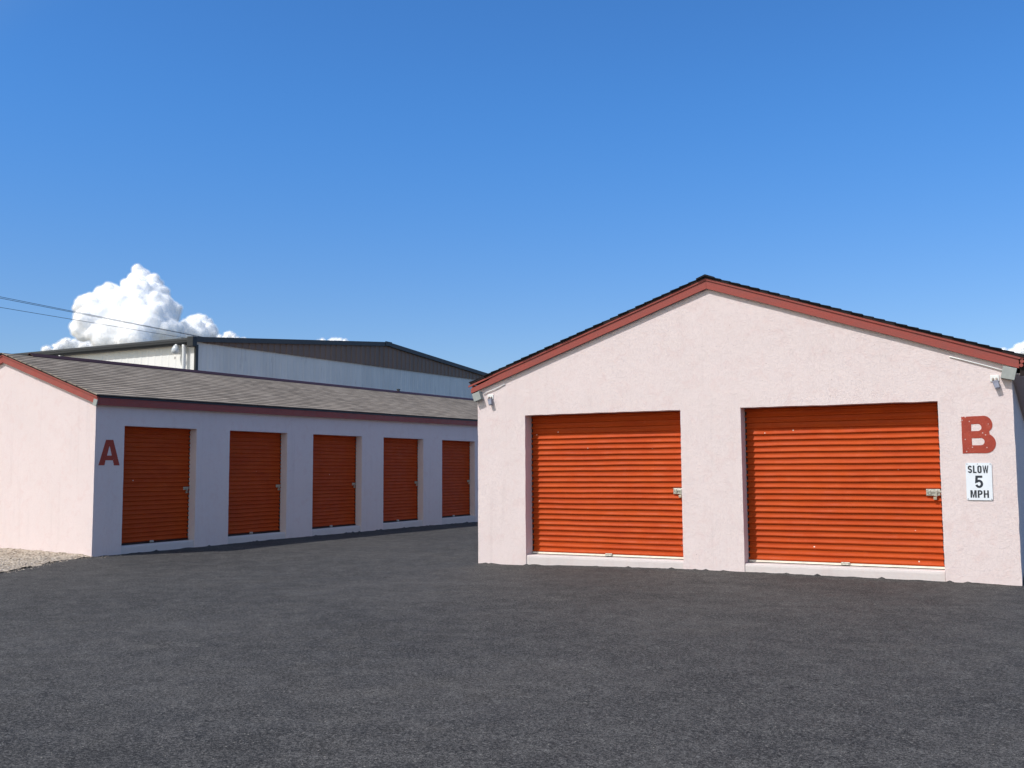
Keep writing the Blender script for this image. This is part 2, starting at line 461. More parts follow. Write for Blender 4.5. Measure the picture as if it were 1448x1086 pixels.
m = MB(); m.prism([(.25, -.3), (W - .25, -.3), (W - .25, zw(W - .25) - .02), (AX, zw(AX) - .02), (.25, zw(.25) - .02)], 'y', BL - .25, BL); m.build('back_wall', M['stucco'], B)
for i, (a, b_) in enumerate((D1, D2)):
    sill(B, a + .002, b_ - .002, ZS, .30)
    door(B, a, b_, ZS, ZT, .236, 3.7 + 11 * i, False, .515)
XE0, XE1 = -.115, 7.86; ZR = 4.258
rf = MB(); uvs = []
roof_side(rf, uvs, XE0, ZR - ms * (AX - XE0), AX, ZR, -.085, BL + .15, 0)
roof_side(rf, uvs, XE1, ZR - ms * (XE1 - AX), AX, ZR, -.085, BL + .15, 0)
rf.uv = uvs
roofB = rf.build('roof', M['blackshingle'], B)
dk = MB()
for xe in (XE0 + .012, XE1 - .012):
    dk.prism([(xe, ZR - .003 - ms * abs(AX - xe)), (AX, ZR - .003), (AX, ZR - .026), (xe, ZR - .026 - ms * abs(AX - xe))], 'y', -.074, BL + .14)
dk.build('roof_deck', M['darkwood'], roofB)
m = MB()
for k in range(int((BL + .3) / .2)):
    y0 = -.095 + k * .2 + random.uniform(-.006, .006); t = .004 * (k % 2) + (.010 if True else 0)
    m.add([(AX - .13, y0, ZR + t - ms * .13 + .012), (AX, y0, ZR + t + .016), (AX + .13, y0, ZR + t - ms * .13 + .012),
           (AX - .13, y0 + .215, ZR + t - ms * .13 + .004), (AX, y0 + .215, ZR + t + .008), (AX + .13, y0 + .215, ZR + t - ms * .13 + .004),
           (AX - .13, y0, ZR - ms * .13), (AX, y0, ZR), (AX + .13, y0, ZR - ms * .13)],
          [(0, 1, 4, 3), (1, 2, 5, 4), (6, 7, 1, 0), (7, 8, 2, 1)])
m.uv = [(v[1], v[0] * .3) for v in m.v]
m.build('ridge_cap', M['blackshingle'], roofB, fix=False)
FB = 4.086; FH = .140; XF0, XF1 = -.095, 7.640
fz = lambda x: FB - ms * abs(x - AX)
for sgn in (0, 1):
    m = MB()
    if sgn == 0:
        poly = [(XF0, fz(XF0)), (AX - .001, fz(AX)), (AX - .001, fz(AX) + FH), (.34, fz(.34) + FH), (.22, fz(.22) + FH - .055), (XF0, fz(XF0) + FH - .065)]
    else:
        poly = [(AX + .001, fz(AX)), (XF1, fz(XF1)), (XF1, fz(XF1) + FH), (AX + .001, fz(AX) + FH)]
    pts = []
    for i in range(len(poly)):
        a, b_ = Vector(poly[i]), Vector(poly[(i + 1) % len(poly)]); k = max(1, int((b_ - a).length / .3))
        for j in range(k):
            p = a.lerp(b_, j / k); pts.append((p.x, p.y + (.004 * fbm(p.x * 1.5, p.y, 2) if j else 0)))
    fill([pts], .034).build('fascia', M['red'], B, M=Matrix.Translation((0, -.052, 0)))
for sgn in (0, 1):
    m = MB(); a, b_ = (XF0 - .04, AX - .001) if sgn == 0 else (AX + .001, XF1 + .02); n = 14
    pts = [(a + (b_ - a) * i / n) for i in range(n + 1)]
    up = lambda x: fz(x) + FH + .006 + .004 * fbm(x * .9, 1.7)
    if sgn == 0: up = lambda x: fz(x) + FH + .006 + .004 * fbm(x * .9, 1.7) - (.012 if x < .15 else 0)
    poly = [(x, up(x) - .030) for x in pts] + [(x, up(x)) for x in reversed(pts)]
    fill([poly], .0135).build('rake_moulding', M['red'], B, M=Matrix.Translation((0, -.066, 0)))
# dark rafter end behind the broken corner of the fascia, and the soffit
m = MB(); m.box(-.092, -.060, -.016, BL, fz(-.09) - .004, fz(-.09) + FH - .012); m.build('eave_fascia', M['red'], B)
m = MB(); m.box(7.790, 7.822, -.030, BL, 2.665, 2.80); m.build('eave_fascia', M['red'], B)
m = MB(); m.box(7.646, 7.788, -.028, -.002, 2.655, 2.82); m.build('eave_end', M['darkwood'], B)
m = MB()
m.prism([(XF0, fz(XF0) + .035), (AX, fz(AX) + .035), (AX, fz(AX) + .05), (XF0, fz(XF0) + .05)], 'y', -.017, -.002)
m.prism([(XF1, fz(XF1) + .035), (AX + .001, fz(AX) + .035), (AX + .001, fz(AX) + .05), (XF1, fz(XF1) + .05)], 'y', -.017, -.002)
m.build('soffit', M['soffit'], B)
m = MB(); m.box(-.058, -.002, .0, BL, fz(0) - .005, fz(0) + .012); m.build('eave_soffit', M['darkwood'], B)
m = MB(); m.box(W + .002, 7.788, .0, BL, 2.672, 2.69); m.build('eave_soffit', M['stucco'], B)
# boxed eave returns in bare grey board
def eave_return(parent, cx, cz, sx, sz, tilt, y0, y1):
    T = Matrix.Translation((cx, 0, cz)) @ Matrix.Rotation(tilt, 4, 'Y')
    m = MB(); m.box(-sx / 2, sx / 2, y0, y1, -sz / 2, sz / 2, T); return m.build('eave_return', M['greyboard'], parent, bevel=.004)
eave_return(B, .030, 2.700, .135, .13, R(-18), -.095, -.003)
eave_return(B, 7.525, 2.690, .155, .15, R(14), -.095, -.003)
# three stubby moulding ends at the right-hand rake tip
for k in range(3):
    m = MB(); z = fz(7.66) + .012 + k * .048
    m.tube([(7.668 + .010 * k - .004, -.060, z + .03), (7.668 + .010 * k - .004, -.032, z + .03)], .023, 10); m.build('moulding_end', M['red'], B, smooth=False)

# ------------------------------------------------------------------ letters
def arc(cx, cz, rx, rz, a0, a1, n=14): return [(cx + rx * math.cos(R(a0 + (a1 - a0) * i / n)), cz + rz * math.sin(R(a0 + (a1 - a0) * i / n))) for i in range(n + 1)]
def ribbon(pts, t, closed=False):
    P = [Vector(p) for p in pts]; n = len(P); Lf, Rt = [], []
    for i in range(n):
        d0 = (P[i] - P[i - 1]).normalized() if i or closed else None
        d1 = (P[(i + 1) % n] - P[i]).normalized() if i < n - 1 or closed else None
        d0 = d0 or d1; d1 = d1 or d0
        n0 = Vector((-d0.y, d0.x)); n1 = Vector((-d1.y, d1.x)); mm = (n0 + n1); mm = mm / max(.25, mm.length_squared) * 2
        Lf.append(tuple(P[i] + mm * t / 2)); Rt.append(tuple(P[i] - mm * t / 2))
    return [Lf, Rt] if closed else [Lf + Rt[::-1]]
def dshape(x0, x1, z0, z1, r): return [(x0, z0), (x1 - r, z0)] + arc(x1 - r, z0 + min(r, (z1 - z0) / 2), r, min(r, (z1 - z0) / 2), -90, 0)[1:] + arc(x1 - r, z1 - min(r, (z1 - z0) / 2), r, min(r, (z1 - z0) / 2), 0, 90) + [(x0, z1)]
def glyph(ch, w, h, t):
    if ch == 'S':
        rx, rz = (w - t) / 2, (h - t) / 4
        return ribbon(arc(w / 2, h - t / 2 - rz, rx, rz, 12, 270, 22) + arc(w / 2, t / 2 + rz, rx, rz, 90, -168, 22)[1:], t)
    if ch == 'L': return [[(0, 0), (w, 0), (w, t * .95), (t, t * .95), (t, h), (0, h)]]
    if ch == 'O':
        c = []
        for (cx, cz, a) in ((w - w * .46, h - w * .46, 0), (w * .46, h - w * .46, 90), (w * .46, w * .46, 180), (w - w * .46, w * .46, 270)): c += arc(cx, cz, w * .46, w * .46, a, a + 90, 6)
        i = [(t + (x / w) * (w - 2 * t), t * .9 + (z / h) * (h - 1.8 * t)) for x, z in c]
        return [c, i]
    if ch == 'W':
        return [[(0, h), (w * .20, 0), (w * .38, 0), (w * .5, h * .62), (w * .62, 0), (w * .80, 0), (w, h), (w * .82, h), (w * .705, h * .34), (w * .585, h), (w * .415, h), (w * .295, h * .34), (w * .18, h)]]
    if ch == '5':
        bw, bh = (w - t) / 2, h * .335 - t / 2
        return ribbon([(w * .93, h - t / 2), (t * .72, h - t / 2), (t * .55, h * .50)] + arc(w / 2, t / 2 + bh, bw, bh, 128, -162, 26), t)
    if ch == 'M':
        return [[(0, 0), (t, 0), (t, h * .66), (w * .42, 0), (w * .58, 0), (w - t, h * .66), (w - t, 0), (w, 0), (w, h), (w - t * 1.25, h), (w / 2, h * .30), (t * 1.25, h), (0, h)]]
    if ch == 'P':
        o = [(0, 0), (t, 0), (t, h * .38)] + dshape(t, w, h * .38, h, h * .28)[1:-1] + [(0, h)]
        return [o, dshape(t, w - t, h * .38 + t * .85, h - t * .85, h * .17)]
    if ch == 'H': return [[(0, 0), (t, 0), (t, h * .42), (w - t, h * .42), (w - t, 0), (w, 0), (w, h), (w - t, h), (w - t, h * .60), (t, h * .60), (t, h), (0, h)]]
    if ch == 'A':
        o = [(0, 0), (w * .275, 0), (w * .325, h * .20), (w * .675, h * .20), (w * .725, 0), (w, 0), (w * .665, h), (w * .325, h)]
        return [o, [(w * .385, h * .385), (w * .615, h * .385), (w * .515, h * .74), (w * .485, h * .74)]]
    if ch == 'B':
        o = [(0, 0)] + dshape(0, w, 0, h * .535, h * .255)[1:-1] + dshape(0, w * .92, h * .535, h, h * .225)[1:-1] + [(0, h)]
        o = [(0, 0)] + [(w - h * .255, 0)] + arc(w - h * .255, h * .27, h * .255, h * .27, -90, 62, 18)[1:] + arc(w * .925 - h * .22, h * .77, h * .22, h * .23, -52, 90, 16) + [(0, h)]
        return [o, dshape(w * .29, w * .665, h * .22, h * .41, h * .09), dshape(w * .29, w * .60, h * .60, h * .79, h * .09)]
def place_glyph(ch, w, h, t, Mx, m, parent, name, thick=.003, jit=0):
    return fill(glyph(ch, w, h, t), thick, jit, .05 if jit else None).build(name, m, parent, M=Mx)
place_glyph('B', .378, .462, .1, Matrix.Translation((6.966, -.004, 1.717)), M['letter'], B, 'painted_letter', .006, .004)

# ------------------------------------------------------------------ speed sign
SG = tag(empty('speed_sign', (6.990, -.012, 1.142)), 'white rectangular metal sign reading SLOW 5 MPH below the painted letter B', 'sign')
sw, sh = .293, .459
rr = .018
pan = arc(sw - rr, rr, rr, rr, -90, 0, 5) + arc(sw - rr, sh - rr, rr, rr, 0, 90, 5) + arc(rr, sh - rr, rr, rr, 90, 180, 5) + arc(rr, rr, rr, rr, 180, 270, 5)
fill([pan], .004).build('panel', M['signwhite'], SG, M=Matrix.Translation((0, 0, 0)))
def word(txt, x0, x1, z0, z1, t, gap):
    h = z1 - z0; rel = {'S': 1, 'L': .82, 'O': 1, 'W': 1.38, 'M': 1.22, 'P': .95, 'H': 1.0, '5': 1}
    tot = sum(rel[c] for c in txt); k = (x1 - x0 - gap * (len(txt) - 1)) / tot; x = x0
    for c in txt:
        w = rel[c] * k
        place_glyph(c, w, h, t, Matrix.Translation((x, -.0012, z0)), M['ink'], SG, 'lettering', .0016)
        x += w + gap
word('SLOW', .024, .256, .332, .426, .0175, .010)
word('5', .100, .190, .150, .302, .027, 0)
word('MPH', .044, .250, .030, .122, .0185, .012)
for x, z in ((.016, .016), (.016, sh - .014), (sw - .016, .016), (sw - .016, sh - .014), (sw * .46, sh - .014)):
    b = MB(); b.tube([(x, 0, z), (x, -.004, z)], .0065, 10); b.build('bolt', M['grey'], SG)
SG.rotation_euler = (0, R(.4), 0)

# ------------------------------------------------------------------ floodlights under the eaves of B
def floodlight(loc, label, mirror, cond):
    F = tag(empty('floodlight', loc), label, 'floodlight', 'floodlights under the eaves')
    s = -1 if mirror else 1
    b = MB(); b.box(-.050, .050, -.010, 0, -.040, .040); b.build('mounting_plate', M['white'], F, bevel=.004)
    for x in (-.020, .020):
        b = MB(); b.tube([(x, -.010, -.004), (x, -.032, -.010), (x + .004, -.040, -.030)], .012, 8); b.build('knuckle', M['tan'], F, smooth=True)
    T = Matrix.Translation((.014, -.046, -.075)) @ Matrix.Rotation(R(-14), 4, 'Y') @ Matrix.Rotation(R(-8), 4, 'X')
    b = MB(); b.prism([(-.026, -.058), (.030, -.058), (.036, .045), (-.034, .045)], 'y', -.018, .018)
    h = b.build('lamp_head', M['lamphead'], F, M=T, bevel=.005)
    b = MB(); b.prism([(-.022, -.048), (.026, -.048), (.028, .010), (-.026, .010)], 'y', -.021, -.0185); b.build('lamp_glass', M['lampglass'], h, M=T)
    b = MB(); b.tube(cond, .007, 8); b.build('conduit', M['white'], F, smooth=True)
    return F
floodlight((.235, -.002, 2.690), 'small white floodlight under the low left eave of the two door building', False, [(-.12, -.012, .045), (-.06, -.014, .078), (.05, -.014, .110), (.16, -.013, .150), (.26, -.008, .190)])
floodlight((7.365, -.002, 2.640), 'small white floodlight on the wall above the letter B beside the grey eave box', True, [(.10, -.012, .085), (.0, -.014, .128), (-.18, -.014, .192), (-.36, -.013, .252), (-.50, -.008, .298)])

# ================================================================== BUILDING A (side wall with doors faces +x)
A = tag(empty('storage_building'), 'long low pink storage building with a row of narrow orange doors and painted letter A', 'storage building', 'pink storage buildings')
XA = -6.577; YA = -1.816; AW = 5.016; XR = XA - AW / 2; AL = 19.0; ma = .337; TL = .0087
MA = Matrix.Translation((XA, 0, 0)) @ Matrix.Rotation(R(90), 4, 'Z')   # local x -> +Y, local y (into wall) -> -X
SP = [(.619, 2.337), (3.228, 4.963), (5.833, 7.653), (8.552, 10.359), (11.300, 13.09), (14.0, 15.8)]
ZTA, ZSA = 2.370, .240
out = [(YA + .30, -.3)]
for a, b_ in SP: out += [(YA + a, -.3), (YA + a, ZTA), (YA + b_, ZTA), (YA + b_, -.3)]
out += [(YA + AL, -.3), (YA + AL, 3.02), (YA + .30, 2.865)]
fill([out], .30, .004, .09).build('side_wall', M['stucco'], A, M=MA)
zwa = lambda x: 2.77 + ma * (XA - x) if x > XR else 2.77 + ma * (x - (XA - AW))
fill([[(XA - AW, -.3), (XA, -.3), (XA, zwa(XA)), (XR, zwa(XR)), (XA - AW, zwa(XA - AW))]], .30, .004, .09).build('front_wall', M['stucco'], A, M=Matrix.Translation((0, YA, 0)))
m = MB(); m.box(XA - AW, XA - AW + .25, YA + .30, YA + AL, -.3, 2.72); m.build('side_wall', M['stucco'], A)
m = MB(); m.prism([(XA - AW + .25, -.3), (XA - .30, -.3), (XA - .30, 2.80), (XR, 3.55), (XA - AW + .25, 2.80)], 'y', YA + AL - .25, YA + AL); m.build('back_wall', M['stucco'], A)
for i, (a, b_) in enumerate(SP):
    hold = empty('tmp'); s_ = sill(hold, YA + a + .002, YA + b_ - .002, ZSA, .29); d_ = door(hold, YA + a, YA + b_, ZSA, ZTA, .186, 40 + 7.7 * i, True, .47)
    for o in (s_, d_): o.parent = A; o.data.transform(MA)
    for o in d_.children: o.data.transform(MA)
    bpy.data.objects.remove(hold)
OV = .09; XE = XA + OV; YF = YA - .05
zR0 = 3.760; ze0 = zR0 - ma * (XE + .015 - XR)
rf = MB(); uvs = []
roof_side(rf, uvs, XE + .02, zR0 - ma * (XE + .02 - XR), XR, zR0, YF - .03, YA + AL + .15, TL)
roof_side(rf, uvs, 2 * XR - XE - .02, zR0 - ma * (XE + .02 - XR), XR, zR0, YF - .03, YA + AL + .15, TL)
rf.uv = uvs
roofA = rf.build('roof', M['shingle'], A)
def tilt(mb): mb.v = [(x, y, z + TL * (y - YF)) for x, y, z in mb.v]
dk = MB()
for xe in (XE + .008, 2 * XR - XE - .008):
    dk.prism([(xe, zR0 - .004 - ma * abs(xe - XR)), (XR, zR0 - .004), (XR, zR0 - .026), (xe, zR0 - .026 - ma * abs(xe - XR))], 'y', YF - .02, YA + AL + .14)
tilt(dk); dk.build('roof_deck', M['darkwood'], roofA)
m = MB(); m.prism([(XR - .11, zR0 - .03), (XR - .012, zR0 + .040), (XR + .012, zR0 + .040), (XR + .11, zR0 - .03), (XR + .11, zR0 - .012), (XR + .02, zR0 + .052), (XR - .02, zR0 + .052), (XR - .11, zR0 - .012)], 'y', YF + .55, YA + AL + .16)
tilt(m); m.build('ridge_cap', M['maroon'], roofA)
m = MB(); m.box(XR - .03, XR + .03, 11.0, 11.06, zR0 + .10, zR0 + .21); m.box(XR - .04, XR + .04, 10.99, 11.07, zR0 + .20, zR0 + .225); m.build('roof_vent', M['black'], roofA)
fa0 = 3.587
faz = lambda x: fa0 - ma * abs(x - XR)
for sgn in (0, 1):
    xa, xb = (XR + .001, XE - .002) if sgn == 0 else (2 * XR - XE + .002, XR - .001)
    fill([[(xa, faz(xa)), (xb, faz(xb)), (xb, faz(xb) + .138), (xa, faz(xa) + .138)]], .034).build('fascia', M['red'], A, M=Matrix.Translation((0, YF, 0)))
    up = lambda x: faz(x) + .146
    fill([[(xa, up(xa) - .030), (xb, up(xb) - .030), (xb, up(xb)), (xa, up(xa))]], .0135).build('rake_moulding', M['red'], A, M=Matrix.Translation((0, YF - .014, 0)))
m = MB(); m.box(XE - .034, XE, YF + .036, YA + AL, faz(XE) - .008, faz(XE) + .122); tilt(m); m.build('eave_fascia', M['red'], A)
m = MB(); m.box(XE - .03, XE + .012, YF + .036, YA + AL, faz(XE) + .124, faz(XE) + .147); tilt(m); m.build('drip_edge', M['black'], A)
m = MB(); m.box(2 * XR - XE, 2 * XR - XE + .034, YF + .036, YA + AL, faz(XE) - .008, faz(XE) + .122); m.build('eave_fascia', M['red'], A)
m = MB(); m.box(XA + .002, XE - .034, YF + .04, YA + AL, faz(XE) + .002, faz(XE) + .016); tilt(m); m.build('soffit', M['soffit'], A)
m = MB()
m.prism([(XE, faz(XE) + .03), (XR, faz(XR) + .03), (XR, faz(XR) + .045), (XE, faz(XE) + .045)], 'y', YF + .035, YA - .002)
m.prism([(2 * XR - XE, faz(XE) + .03), (XR - .001, faz(XR) + .03), (XR - .001, faz(XR) + .045), (2 * XR - XE, faz(XE) + .045)], 'y', YF + .035, YA - .002)
m.build('rake_soffit', M['soffit'], A)
T = Matrix.Translation((XE - .045, 0, faz(XE) + .035)) @ Matrix.Rotation(R(18), 4, 'Y')
m = MB(); m.box(-.048, .048, YF - .018, YF - .002, -.058, .058, T); m.build('eave_return', M['greyboard'], A, bevel=.003)
place_glyph('A', .449, .445, .1, MA @ Matrix.Translation((-1.735, -.004, 1.666)), M['letter'], A, 'painted_letter', .006, .002)

# ================================================================== WAREHOUSE behind A
WH = tag(empty('warehouse', (0, 0, 0)), 'large white metal warehouse with brown upper gable rising behind the long low building', 'warehouse')
WX = -15.0; WY = 8.66; WR = 18.72; WF = 28.8; WL = -46.0
def eave(y): return 5.60 + (6.56 - 5.60) * (y - WY) / (WR - WY) if y <= WR else 6.56 - .072 * (y - WR)
ZB0, ZB1 = 5.545, 5.735
zband = lambda y: ZB0 + (5.722 - 5.539) * (y - WY) / (26.15 - WY)
# ribbed gable sheet: lower white band and upper brown band
def ribs(a, b, step, topf, botf, place, depth=.028):
    m = MB(); y = a; pts = []
    while y < b:
        for f, d in ((0, 0), (.62, 0), (.70, depth), (.88, depth), (.96, 0)):
            if y + f * step < b: pts.append((y + f * step, d))
        y += step
    pts.append((b, 0))
    for y, d in pts: m.v += [place(y, d, botf(y)), place(y, d, topf(y))]
    for i in range(len(pts) - 1): m.f.append((2 * i, 2 * i + 2, 2 * i + 3, 2 * i + 1))
    return m
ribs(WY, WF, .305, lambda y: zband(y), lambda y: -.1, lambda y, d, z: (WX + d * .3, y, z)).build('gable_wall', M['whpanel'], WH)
ribs(WY + .25, WF - .3, .305, lambda y: eave(y) - .02, lambda y: zband(y) - .02, lambda y, d, z: (WX + .045 + d, y, z)).build('upper_gable', M['brown'], WH)
ribs(WL, WX, .305, lambda x: 5.50, lambda x: -.1, lambda x, d, z: (x, WY - d * .28, z)).build('front_wall', M['whlit'], WH)
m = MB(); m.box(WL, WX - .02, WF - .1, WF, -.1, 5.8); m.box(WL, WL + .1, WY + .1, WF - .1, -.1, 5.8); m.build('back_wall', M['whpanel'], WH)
# roof: two slopes, standing seams
rfm = MB()
ribs_r = []
def slope(y0, z0, y1, z1):
    x = WL - .2
    while x < WX + .12:
        x2 = min(x + .6, WX + .12)
        rfm.add([(x, y0, z0), (x2, y0, z0), (x2, y1, z1), (x, y1, z1), (x, y0, z0 - .05), (x2, y0, z0 - .05), (x2, y1, z1 - .05), (x, y1, z1 - .05)],
                [(0, 1, 2, 3), (7, 6, 5, 4), (0, 4, 5, 1), (2, 6, 7, 3)] + ([(1, 5, 6, 2)] if x2 >= WX + .119 else []))
        rfm.box(x - .015, x + .015, y0 + .02, y0 + .03, z0, z0 + .02)
        x += .6
slope(WY - .22, 5.615, WR, 6.60); slope(WF + .2, 6.60 - .072 * (WF + .2 - WR), WR, 6.60)
roofW = rfm.build('roof', M['trim'], WH, fix=False)
# rake trim on the gable edge
def rake(y0, z0, y1, z1, name):
    m = MB(); m.add([(WX + .06, y0, z0 - .11), (WX + .06, y1, z1 - .11), (WX + .06, y1, z1 + .05), (WX + .06, y0, z0 + .05), (WX + .15, y0, z0 - .11), (WX + .15, y1, z1 - .11), (WX + .15, y1, z1 + .05), (WX + .15, y0, z0 + .05)],
                    [(0, 1, 2, 3), (7, 6, 5, 4), (0, 4, 5, 1), (3, 2, 6, 7), (0, 3, 7, 4), (1, 5, 6, 2)])
    return m.build(name, M['trim'], WH)
rake(WY - .12, 5.625, WR, 6.60, 'rake_trim'); rake(WR + .002, 6.60, WF + .2, 6.60 - .072 * (WF + .2 - WR), 'rake_trim')
m = MB(); m.box(WX + .152, WX + .17, WR - .22, WR + .22, 6.49, 6.66); m.build('ridge_plate', M['black'], WH)
# gutter, its dark underside and the corner box
m = MB(); m.prism([(WY - .02, 5.46), (WY - .20, 5.46), (WY - .24, 5.52), (WY - .24, 5.645), (WY - .22, 5.645), (WY - .22, 5.53), (WY - .02, 5.50)], 'x', WL, WX + .02)
gt = m.build('gutter', M['black'], WH)
m = MB(); m.box(WL, WX + .02, WY - .252, WY - .238, 5.585, 5.65); m.build('gutter_lip', M['trim'], gt)
m = MB(); m.box(WX - .10, WX + .16, WY - .28, WY - .10, 5.36, 5.68); m.build('corner_box', M['black'], WH, bevel=.02)
m = MB(); m.box(WX - .02, WX + .05, WY - .045, WY + .06, -.1, 5.45); m.build('corner_trim', M['black'], WH)
# downspouts
for x in (-15.36, -21.05):
    m = MB(); m.tube([(x, WY - .14, 5.50), (x, WY - .14, 5.40), (x, WY - .13, 5.30), (x, WY - .12, 0.)], .062, 12); m.build('downspout', M['white'], WH, smooth=True)
# wall lamp
WLm = tag(empty('wall_lamp', (-15.63, WY - .02, 5.40)), 'small round white lamp under the gutter of the metal warehouse corner', 'lamp')
b = MB(); b.tube([(0, -.0, .06), (0, -.14, .08), (0, -.2, .02)], .05, 8); b.build('arm', M['white'], WLm, smooth=True)
b = MB(); b.tube([(0, -.2, .05), (0, -.2, -.02), (0, -.2, -.12), (0, -.2, -.2), (0, -.2, -.24)], [.05, .10, .135, .11, .02], 12); b.build('globe', M['lens'], WLm, smooth=True)

# ------------------------------------------------------------------ overhead wires
def wire(p, q, label):
    p = Vector(p); q = Vector(q); d = q - p; a = p - d * 3.2; c = p + d * 6
    pts = []
    for i in range(41):
        t = i / 40; v = a.lerp(c, t); v.z -= .35 * 4 * t * (1 - t) - .30; pts.append(v)
    b = MB(); b.tube(pts, .0115, 6); return tag(b.build('power_line', M['wire'], smooth=True), label, 'power line', 'overhead power lines')
wire((-30.76, 12.91, 9.), (-32.62, 26.24, 9.), 'upper black overhead wire crossing in front of the white cloud')
wire((-31.07, 13.13, 9.), (-32.70, 26.0, 9.0), 'thin overhead wire hanging just below the uppermost wire by the cloud')
wire((-33.25, 14.64, 9.), (-33.73, 25.25, 9.), 'lowest black overhead wire crossing the base of the white cloud')

# ------------------------------------------------------------------ gravel beside building A
BND = [(-6.50, -1.83), (-6.56, -2.25), (-6.10, -3.12), (-5.51, -4.25), (-4.9, -5.5), (-4.6, -7.0)]
def edge_x(y):
    tab = sorted((p[1], p[0]) for p in BND); return lerp_tab(tab, y)
def gh(x, y):
    e = edge_x(y) + .05 * fbm(x * 3, y * 3) - x
    rise = .045 * max(0, min(1, (XA - x) / 2.2)) * max(0, min(1, (y + 4.5) / 2.5))
    return gz(x, y) + .008 + min(.03, max(-.02, e * .10)) + rise + .016 * fbm(x * 5, y * 5, 1, 4)
gv = grid(-15, -4.4, -7.5, YA - .003, .05, gh, lambda x, y: x < edge_x(y) + .10 * fbm(x * 2, y * 2, 4))
def pebble(x, y, r):
    n0 = len(gv.v); z = gh(x, y); k = 6; sx, sy, sz = r * random.uniform(.8, 1.5), r * random.uniform(.7, 1.2), r * random.uniform(.5, .8); a0 = random.random() * 6
    for zz, rr_ in ((-.3, .8), (.25, 1.), (.75, .55)):
        for i in range(k):
            a = a0 + i * 2 * math.pi / k; j = random.uniform(.8, 1.15)
            gv.v.append((x + sx * rr_ * j * math.cos(a), y + sy * rr_ * j * math.sin(a), z + sz * zz))
    for l in (0, 1):
        for i in range(k): gv.f.append((n0 + l * k + i, n0 + l * k + (i + 1) % k, n0 + (l + 1) * k + (i + 1) % k, n0 + (l + 1) * k + i))
    gv.f.append(tuple(n0 + 2 * k + i for i in range(k)))
for i in range(5200):
    y = random.uniform(-6.5, YA - .02); x = random.uniform(-11, -4.6); e = edge_x(y)
    if x > e + random.gauss(0, .06): continue
    pebble(x, y, abs(random.gauss(.006, .008)) + .005)
for i in range(260):                                   # strays on the asphalt by the corner
    y = random.uniform(-4.2, -1.3); x = edge_x(min(y, -1.9)) + abs(random.gauss(0, .16))
    if y > -1.86 and x < XA + .01: continue
    pebble(x, y, random.uniform(.004, .011))
tag(gv.build('gravel', M['gravel'], fix=False), 'patch of pale tan gravel at the foot of the end wall', 'gravel', kind='stuff')

# ------------------------------------------------------------------ camera
f_px = 1396.557; pit, ro, yb = R(4.955), R(-.335), R(27.876)
F = Vector((-math.sin(yb) * math.cos(pit), math.cos(yb) * math.cos(pit), math.sin(pit)))
R0 = Vector((math.cos(yb), math.sin(yb), 0)); U0 = R0.cross(F)
Rv = R0 * math.cos(ro) + U0 * math.sin(ro); Uv = -R0 * math.sin(ro) + U0 * math.cos(ro)
CAM = Vector((7.7763, -13.5403, 1.55))
cd = bpy.data.cameras.new('camera'); co = bpy.data.objects.new('camera', cd); col.objects.link(co)
co.matrix_world = Matrix(((Rv.x, Uv.x, -F.x, CAM.x), (Rv.y, Uv.y, -F.y, CAM.y), (Rv.z, Uv.z, -F.z, CAM.z), (0, 0, 0, 1)))
cd.sensor_width = 36; cd.lens = 36 * f_px / 1448; cd.clip_end = 20000; cd.clip_start = .05
sc.camera = co

# ------------------------------------------------------------------ clouds (far beyond the site, real size)
def cloud_dir(u, v):
    a, b_ = (u - 724) / f_px, -(v - 543) / f_px
    return (F + a * Rv + b_ * Uv).normalized()
def m_cloud():
    t = NT('cloud')
    t.done((.96, .96, .97), 1., 0.)
    t.b.inputs['Subsurface Weight'].default_value = .0
    t.b.inputs['Base Color'].default_value = (.965, .97, .985, 1)
    t.b.inputs['Subsurface Weight'].default_value = 1.
    t.b.inputs['Subsurface Radius'].default_value = (1, 1, 1); t.b.inputs['Subsurface Scale'].default_value = 45.
    return t.m
M['cloud'] = m_cloud()
def m_vapour():
    t = NT('vapour'); t.t.nodes.remove(t.b)
    v = t.n('ShaderNodeVolumePrincipled'); v.inputs['Color'].default_value = (1, 1, 1, 1); v.inputs['Density'].default_value = .028; v.inputs['Anisotropy'].default_value = -.2
    t.set(t.out.inputs['Volume'], v.outputs[0]); return t.m
M['vapour'] = m_vapour()
